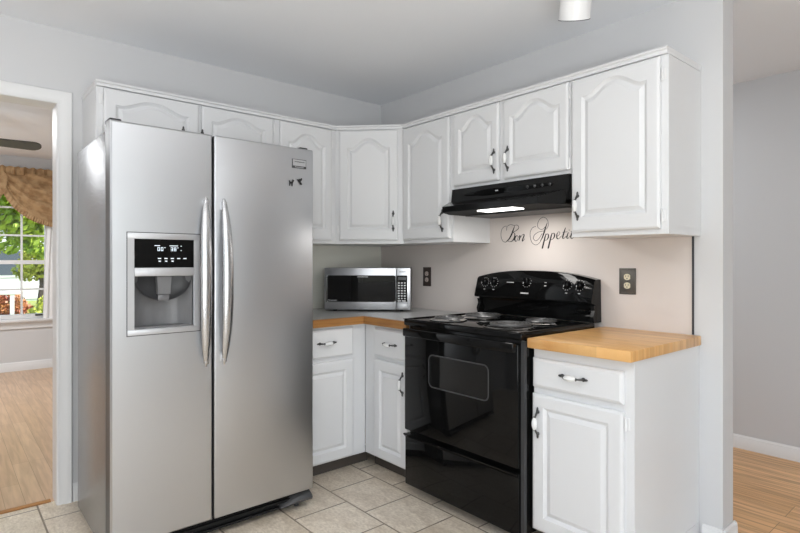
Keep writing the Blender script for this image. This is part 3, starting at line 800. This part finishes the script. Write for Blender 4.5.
# ------------------------------------------------------------------ outlets
def outlet(y, z, w_, h_, plate, socket, label, ornate):
    t = thing('wall_outlet', label, 'outlet', (-.006, y, z), RB, 'duplex outlets on the backsplash')
    b = B().box(-w_/2, w_/2, -.0055, -.0003, -h_/2, h_/2, .002)
    if ornate:
        for s in (-1, 1):
            b.box(-w_/2+.003, w_/2-.003, -.008, -.005, s*(h_/2-.006)-.003, s*(h_/2-.006)+.003, .001)
            b.box(s*(w_/2-.006)-.003, s*(w_/2-.006)+.003, -.008, -.005, -h_/2+.003, h_/2-.003, .001)
    obj('cover_plate', b, plate, t)
    for s in (-1, 1):
        c = s*.0205
        b = B(); pts = []
        for k in range(24):
            a = 2*PI*k/24; pts.append((max(-.0150, min(.0150, .0172*math.cos(a))), c+.0150*math.sin(a)))
        b.prism([(x, -.0056, zz) for x, zz in pts], (0, -.003, 0))
        b.m(1).box(-.0075, -.0052, -.0092, -.0084, c-.001, c+.008).box(.0052, .0075, -.0092, -.0084, c-.001, c+.008)
        b.lathe([(.0028, 0), (.0028, .0008)], (0, -.0085, c-.0075), (0, -1, 0), 10)
        obj('receptacle', b, [socket, 'dark'], t)
    obj('screw', B().lathe([(.003, 0), (.0025, .0012)], (0, -.0056, 0), (0, -1, 0), 10), 'pewter', t)
outlet(-1.907, 1.123, .082, .125, 'bronze', 'ivory', 'dark pewter outlet plate with ivory sockets above the butcher block', True)
outlet(-.509, 1.115, .076, .128, 'darkbrown', 'blush', 'dark brown outlet plate on backsplash right of the microwave', False)

# ------------------------------------------------------------------ script lettering on the backsplash
STROKES = [[(-1.238, 1.422, 0.00115), (-1.227, 1.396, 0.0046), (-1.213, 1.368, 0.0052), (-1.195, 1.345, 0.00406), (-1.171, 1.329, 0.00117)], [(-1.171, 1.329, 0.00117), (-1.151, 1.339, 0.00117), (-1.139, 1.368, 0.00118), (-1.144, 1.403, 0.00117), (-1.162, 1.421, 0.00117), (-1.18, 1.424, 0.00116)], [(-1.18, 1.398, 0.00116), (-1.185, 1.421, 0.00116), (-1.209, 1.431, 0.00116), (-1.234, 1.425, 0.00115), (-1.255, 1.426, 0.00114), (-1.267, 1.415, 0.00171), (-1.262, 1.403, 0.00228), (-1.243, 1.392, 0.00172), (-1.227, 1.387, 0.00115)], [(-1.227, 1.387, 0.00115), (-1.239, 1.375, 0.00287), (-1.236, 1.353, 0.00459), (-1.22, 1.335, 0.00288), (-1.2, 1.332, 0.00116), (-1.188, 1.338, 0.00116)], [(-1.255, 1.366, 0.00114), (-1.246, 1.361, 0.00344), (-1.239, 1.347, 0.00459), (-1.243, 1.335, 0.00287), (-1.251, 1.334, 0.00114), (-1.26, 1.346, 0.00114), (-1.262, 1.359, 0.00114), (-1.255, 1.366, 0.00114)], [(-1.265, 1.356, 0.00114), (-1.274, 1.366, 0.00171), (-1.276, 1.361, 0.00398), (-1.268, 1.336, 0.00342)], [(-1.269, 1.343, 0.00114), (-1.285, 1.362, 0.00113), (-1.298, 1.371, 0.0017), (-1.304, 1.365, 0.00395), (-1.292, 1.336, 0.00396), (-1.298, 1.335, 0.0017), (-1.308, 1.346, 0.00113)], [(-1.456, 1.428, 0.00163), (-1.445, 1.4, 0.00436), (-1.435, 1.373, 0.00492), (-1.424, 1.347, 0.00383), (-1.413, 1.332, 0.00165)], [(-1.451, 1.392, 0.00109), (-1.463, 1.415, 0.00108), (-1.457, 1.444, 0.00109), (-1.436, 1.459, 0.00109), (-1.412, 1.453, 0.0011), (-1.396, 1.43, 0.0011), (-1.396, 1.408, 0.0011), (-1.412, 1.395, 0.0011), (-1.43, 1.395, 0.00109), (-1.443, 1.406, 0.00109)], [(-1.382, 1.412, 0.00111), (-1.359, 1.404, 0.00111), (-1.345, 1.377, 0.00112), (-1.349, 1.34, 0.00112), (-1.365, 1.316, 0.00111), (-1.388, 1.31, 0.00111), (-1.409, 1.323, 0.0011), (-1.424, 1.347, 0.00164)], [(-1.438, 1.385, 0.00109), (-1.401, 1.38, 0.0011), (-1.374, 1.365, 0.00166), (-1.367, 1.345, 0.00167), (-1.383, 1.332, 0.00111), (-1.403, 1.344, 0.0011), (-1.424, 1.371, 0.0011)], [(-1.449, 1.37, 0.00163), (-1.442, 1.348, 0.00436), (-1.424, 1.288, 0.00493)], [(-1.438, 1.349, 0.00109), (-1.453, 1.366, 0.00109), (-1.463, 1.364, 0.00325), (-1.463, 1.349, 0.00434), (-1.452, 1.334, 0.00163), (-1.439, 1.333, 0.00109)], [(-1.487, 1.372, 0.00162), (-1.48, 1.35, 0.00432), (-1.462, 1.288, 0.00488)], [(-1.476, 1.349, 0.00108), (-1.491, 1.368, 0.00108), (-1.501, 1.367, 0.00322), (-1.501, 1.352, 0.00429), (-1.491, 1.338, 0.00161), (-1.477, 1.335, 0.00108)], [(-1.517, 1.351, 0.00107), (-1.53, 1.36, 0.00107), (-1.535, 1.371, 0.00106), (-1.527, 1.376, 0.00107), (-1.517, 1.362, 0.00321), (-1.517, 1.343, 0.00374), (-1.528, 1.339, 0.0016), (-1.545, 1.354, 0.00106)], [(-1.569, 1.396, 0.00211), (-1.56, 1.371, 0.00423), (-1.552, 1.346, 0.00424), (-1.558, 1.339, 0.00159), (-1.574, 1.351, 0.00105)], [(-1.551, 1.372, 0.00106), (-1.58, 1.374, 0.00105)], [(-1.586, 1.371, 0.0021), (-1.577, 1.346, 0.00421), (-1.583, 1.338, 0.00158), (-1.595, 1.351, 0.00105)], [(-1.591, 1.384, 0.00367), (-1.59, 1.381, 0.00367)], [(-1.617, 1.398, 0.00208), (-1.609, 1.372, 0.00417), (-1.6, 1.347, 0.00418), (-1.607, 1.337, 0.00157), (-1.622, 1.35, 0.00104)], [(-1.6, 1.375, 0.00105), (-1.628, 1.377, 0.00104)]]
def catmull(P, sub=6):
    out = []
    for i in range(len(P)-1):
        p0 = P[max(i-1, 0)]; p1 = P[i]; p2 = P[i+1]; p3 = P[min(i+2, len(P)-1)]
        for k in range(sub):
            t_ = k/sub
            out.append(tuple(.5*(2*b_+(c_-a_)*t_+(2*a_-5*b_+4*c_-d_)*t_*t_+(3*b_-a_-3*c_+d_)*t_**3) for a_, b_, c_, d_ in zip(p0, p1, p2, p3)))
    out.append(P[-1]); return out
b = B()
for s_ in STROKES:
    P = catmull(s_) if len(s_) > 2 else s_
    rings = []
    for i, (y, z, w_) in enumerate(P):
        q0, q1 = P[max(i-1, 0)], P[min(i+1, len(P)-1)]
        d_ = Vector((q1[0]-q0[0], q1[1]-q0[1]))
        if d_.length < 1e-7: d_ = Vector((1, 0))
        d_.normalize(); n_ = Vector((-d_.y, d_.x))*max(w_*1.75, .0024)*.5
        rings.append([(-.0063, y+n_.x, z+n_.y), (-.0070, y+n_.x, z+n_.y), (-.0070, y-n_.x, z-n_.y), (-.0063, y-n_.x, z-n_.y)])
    b.loft(rings)
single('wall_lettering', b, 'ink', 'black cursive Bon Appetit lettering on backsplash under the hood', 'lettering', origin=(-.0066, -1.38, 1.37))

# ------------------------------------------------------------------ ceiling spotlight
ax = Vector((.85*.5-.06, .526*.5+.05, -.866)).normalized()
t = thing('ceiling_spotlight', 'white cylindrical spotlight head hanging from the ceiling', 'light', (-.545, -1.945, H))
top_ = Vector((-.55, -1.955, 2.205))-ax*.172
obj('canopy', B().lathe([(.05, -.0005), (.05, -.012), (.03, -.02)], (top_.x, top_.y, H), seg=24).lathe([(.012, -.015), (.012, -.06)], (top_.x, top_.y, H), seg=12), 'white', t, True)
b = B(); b.lathe([(.03, .002), (.056, .012), (.060, .10), (.0622, .165), (.0622, .172), (.058, .172), (.056, .12), (.03, .09), (.001, .088)], top_, ax, 32)
obj('lamp_shade', b, 'white', t, True)
obj('rim', B().lathe([(.0575, .1715), (.0628, .1715), (.0628, .1742), (.0575, .1742), (.0575, .1715)], top_, ax, 32), 'charcoal', t, True)

# ------------------------------------------------------------------ left room: fan, valance, sheer
t = thing('ceiling_fan', 'dark ceiling fan in the room through the doorway', 'ceiling fan', (-2.556, 1.923, H))
obj('downrod', B().lathe([(.06, -.0005), (.055, -.03), (.015, -.045), (.015, -.16)], (-2.556, 1.923, H), seg=20), 'fan', t, True)
obj('motor', B().lathe([(.03, -.15), (.095, -.17), (.10, -.26), (.06, -.30), (.04, -.32), (.001, -.322)], (-2.556, 1.923, H), seg=28), 'fan', t, True)
for k in range(5):
    a = 2*PI*k/5
    b = B(); out = []
    L0, L1, hw = .17, .62, .075
    for q in range(9):
        th = -PI/2+PI*q/8; out.append((L1-.03+.03*math.cos(th)*2, hw*math.sin(th)))
    out += [(L0, hw*.75), (L0, -hw*.75)]
    tilt = math.tan(math.radians(13))
    b.prism([(x, y, -y*tilt-.005) for x, y in out], (0, 0, .008))
    b.box(.07, .2, -.018, .018, -.004, .004)
    b.bm.transform(Matrix.Translation((-2.556, 1.923, H-.262)) @ Matrix.Rotation(a, 4, 'Z'))
    obj('blade', b, 'fan', t, True)

# valance with swags and ruffled edge
t = thing('valance', 'brown damask swag valance with ruffled edge over the window', 'curtain', (-1.9, 4.08, 2.2))
b = B(); rings = []
for k in range(121):
    x = -2.75+k*(1.75/120)
    y = 4.085+.012*math.sin(x*70)+.006*math.sin(x*133+1)
    rings.append([(x, y, 2.26+.006*math.sin(x*90)), (x, y-.016, 2.23), (x, y-.010, 2.17), (x, y+.014, 2.165), (x, y+.016, 2.25)])
b.loft(rings); obj('rod_pocket', b, 'fabric', t, True)
def swag(xc, hw, drop, y0):
    b = B(); n = 48; mrows = 14; rings = []
    for k in range(n+1):
        u = -1+2*k/n
        row = []
        for j in range(mrows+1):
            v = j/mrows
            uu = u
            z = 2.19-v*drop*max(0, 1-u*u)**.5
            y = y0-.045*math.sin(v*PI*.9)*(1-u*u)-.042*math.sin(v*19+6*u*u)*(1-u*u)**.5*(1-.3*v)
            row.append((xc+uu*hw, y, z))
        rings.append(row)
    fr = [[(p[0], p[1], p[2]) for p in r] for r in rings]
    b.loft(fr, caps=False, closed=False)
    b.loft([[(p[0], p[1]+.006, p[2]) for p in r] for r in rings], caps=False, closed=False)
    o = obj('swag', b, 'fabric', t, True, 60)
    b = B(); N = 160; rr = []
    for k in range(N+1):
        u = -1+2*k/N
        z = 2.19-drop*max(0, 1-u*u)**.5; uu = u*1.0
        nx, nz = u*.75, -math.sqrt(max(.05, 1-(u*.75)**2))
        w_ = .055; wob = .012*math.sin(k*1.9)
        x = xc+uu*hw
        rr.append([(x, y0-.02, z+.008), (x+nx*w_*.5, y0-.026+wob*.6, z+nz*w_*.5), (x+nx*w_, y0-.024+wob, z+nz*w_), (x+nx*w_, y0-.019+wob, z+nz*w_), (x, y0-.014, z+.008)])
    b.loft(rr); obj('ruffle', b, 'fabric', o, True, 60)
swag(-1.47, .53, .53, 4.075); swag(-2.53, .53, .53, 4.075)
b = B(); n = 30
fr = []
for j in range(13):
    v = j/12; z = 2.16-v*1.62
    xl = -1.565-.03*math.sin(v*PI)-.07*v**2; row = []
    for k in range(n+1):
        q = k/n; row.append((xl+q*(.30+.02*v), 4.115+.012*math.sin(q*38), z))
    fr.append(row)
b.loft(fr, caps=False, closed=False); b.loft([[(x, y+.003, z) for x, y, z in r] for r in fr], caps=False, closed=False)
single('sheer_curtain', b, 'sheer', 'white sheer curtain hanging at the right side of the window', 'curtain', origin=(-1.45, 4.115, 2.16), angle=60)

# ------------------------------------------------------------------ outdoors beyond the window
single('lawn', B().box(-40, 40, 4.4, 60, -.65, -.6), 'grass', 'green lawn outside the window', 'lawn', kind='stuff', origin=(0, 20, -.6))
single('street', B().box(-40, 40, 17, 22, -.5995, -.58), 'asphalt', 'grey street crossing behind the lawn', 'street', kind='structure', origin=(0, 19.5, -.6))
random.seed(7)
def leaves(b, blobs, count, size):
    tot = sum(r**2 for *_, r in blobs)
    for cx, cy, cz, r in blobs:
        for _ in range(int(count*r*r/tot)):
            d_ = Vector((random.gauss(0, 1), random.gauss(0, 1), random.gauss(0, 1))).normalized()
            p = Vector((cx, cy, cz))+Vector((d_.x, d_.y, d_.z*.8))*r*random.uniform(.55, 1.0)
            p.z = max(p.z, -.48)
            n_ = Vector((random.gauss(0, 1), random.gauss(0, 1), random.gauss(0, 1))).normalized()
            u = n_.orthogonal().normalized()*size*random.uniform(.6, 1.2); v = n_.cross(u).normalized()*size*.5
            vs = [b.bm.verts.new(p+q) for q in (-u, -v, u, v)]
            b.bm.faces.new(vs)
def tree(name, label, x, y, blobs, trunk, count, size, m_, cat='tree'):
    t = thing(name, label, cat, (x, y, -.6))
    if trunk:
        b = B().tube([(x, y, -.599), (x, y, -.3), (x+.05, y, trunk*.5), (x, y, trunk)], [.16, .15, .12, .08], 8)
        for bx_, by_, bz_, r in blobs[:4]: b.tube([(x, y, trunk*.7), (bx_, by_, bz_)], [.06, .02], 6)
        obj('trunk', b, 'bark', t, True)
    b = B(); leaves(b, blobs, count, size); obj('foliage', b, m_, t, True)
    return t
tree('leafy_tree', 'bright green leafy tree close outside the window', -2.5, 9.0,
     [(-2.2, 9, 2.7, .9), (-1.3, 9.2, 2.2, .75), (-2.6, 9.1, 2.7, .9), (-1.2, 8.8, 3.2, 1.0), (-.7, 9.3, 2.7, .9), (-1.6, 9.3, 1.7, .45), (-.95, 9.1, 1.6, .42), (-1.3, 9.0, 2.5, .7), (-.75, 9.2, 1.35, .3)], 2.2, 9000, .085, 'leaf')
tree('leafy_tree', 'small yellow green tree in front of the white house', .25, 20, [(.25, 20, 1.3, .7), (-.1, 20.2, .9, .5), (.55, 20.1, .8, .5)], .8, 1500, .11, 'leafyel')
tree('red_shrub', 'rust red shrub in front of the white house', -1.2, 14, [(-1.2, 14, .1, .42), (-.95, 14.2, -.1, .35), (-1.55, 13.9, .1, .4)], None, 1700, .06, 'leafred', 'shrub')
tree('yellow_shrub', 'yellow green shrub beside the sheer curtain', -.72, 11.5, [(-.72, 11.5, -.02, .36), (-.6, 11.6, .25, .26)], None, 1100, .05, 'leafyel', 'shrub')
t = thing('mailbox_post', 'white post with crossbar standing on the lawn', 'post', (-1.27, 12.0, -.6))
obj('post', B().box(-1.31, -1.23, 11.96, 12.04, -.5995, .52), 'white', t, True)
obj('crossbar', B().box(-1.50, -1.12, 11.94, 12.06, .46, .54, .01), 'white', t, True)
t = thing('house', 'white sided house across the street', 'house', (-1.5, 27, -.6))
obj('wall', B().box(-6, 3, 27, 33, -.5995, 2.9), 'siding', t, True)
obj('roof', B().prism([(-6.4, 26.6, 2.9), (-6.4, 33.4, 2.9), (-6.4, 30, 5.2)], (9.8, 0, 0)), 'shingle', t, True)
obj('garage_door', B().box(.35, 1.25, 26.94, 26.995, -.5, .95), 'white', t, True)
for x in (-4.6, -2.0, -.1):
    f_ = obj('house_window', B().box(x-.6, x+.6, 26.95, 27, .5, 1.8), 'white', t, True)
    obj('pane', B().box(x-.5, x+.5, 26.93, 26.949, .6, 1.7), 'winglass_dark', f_, True)
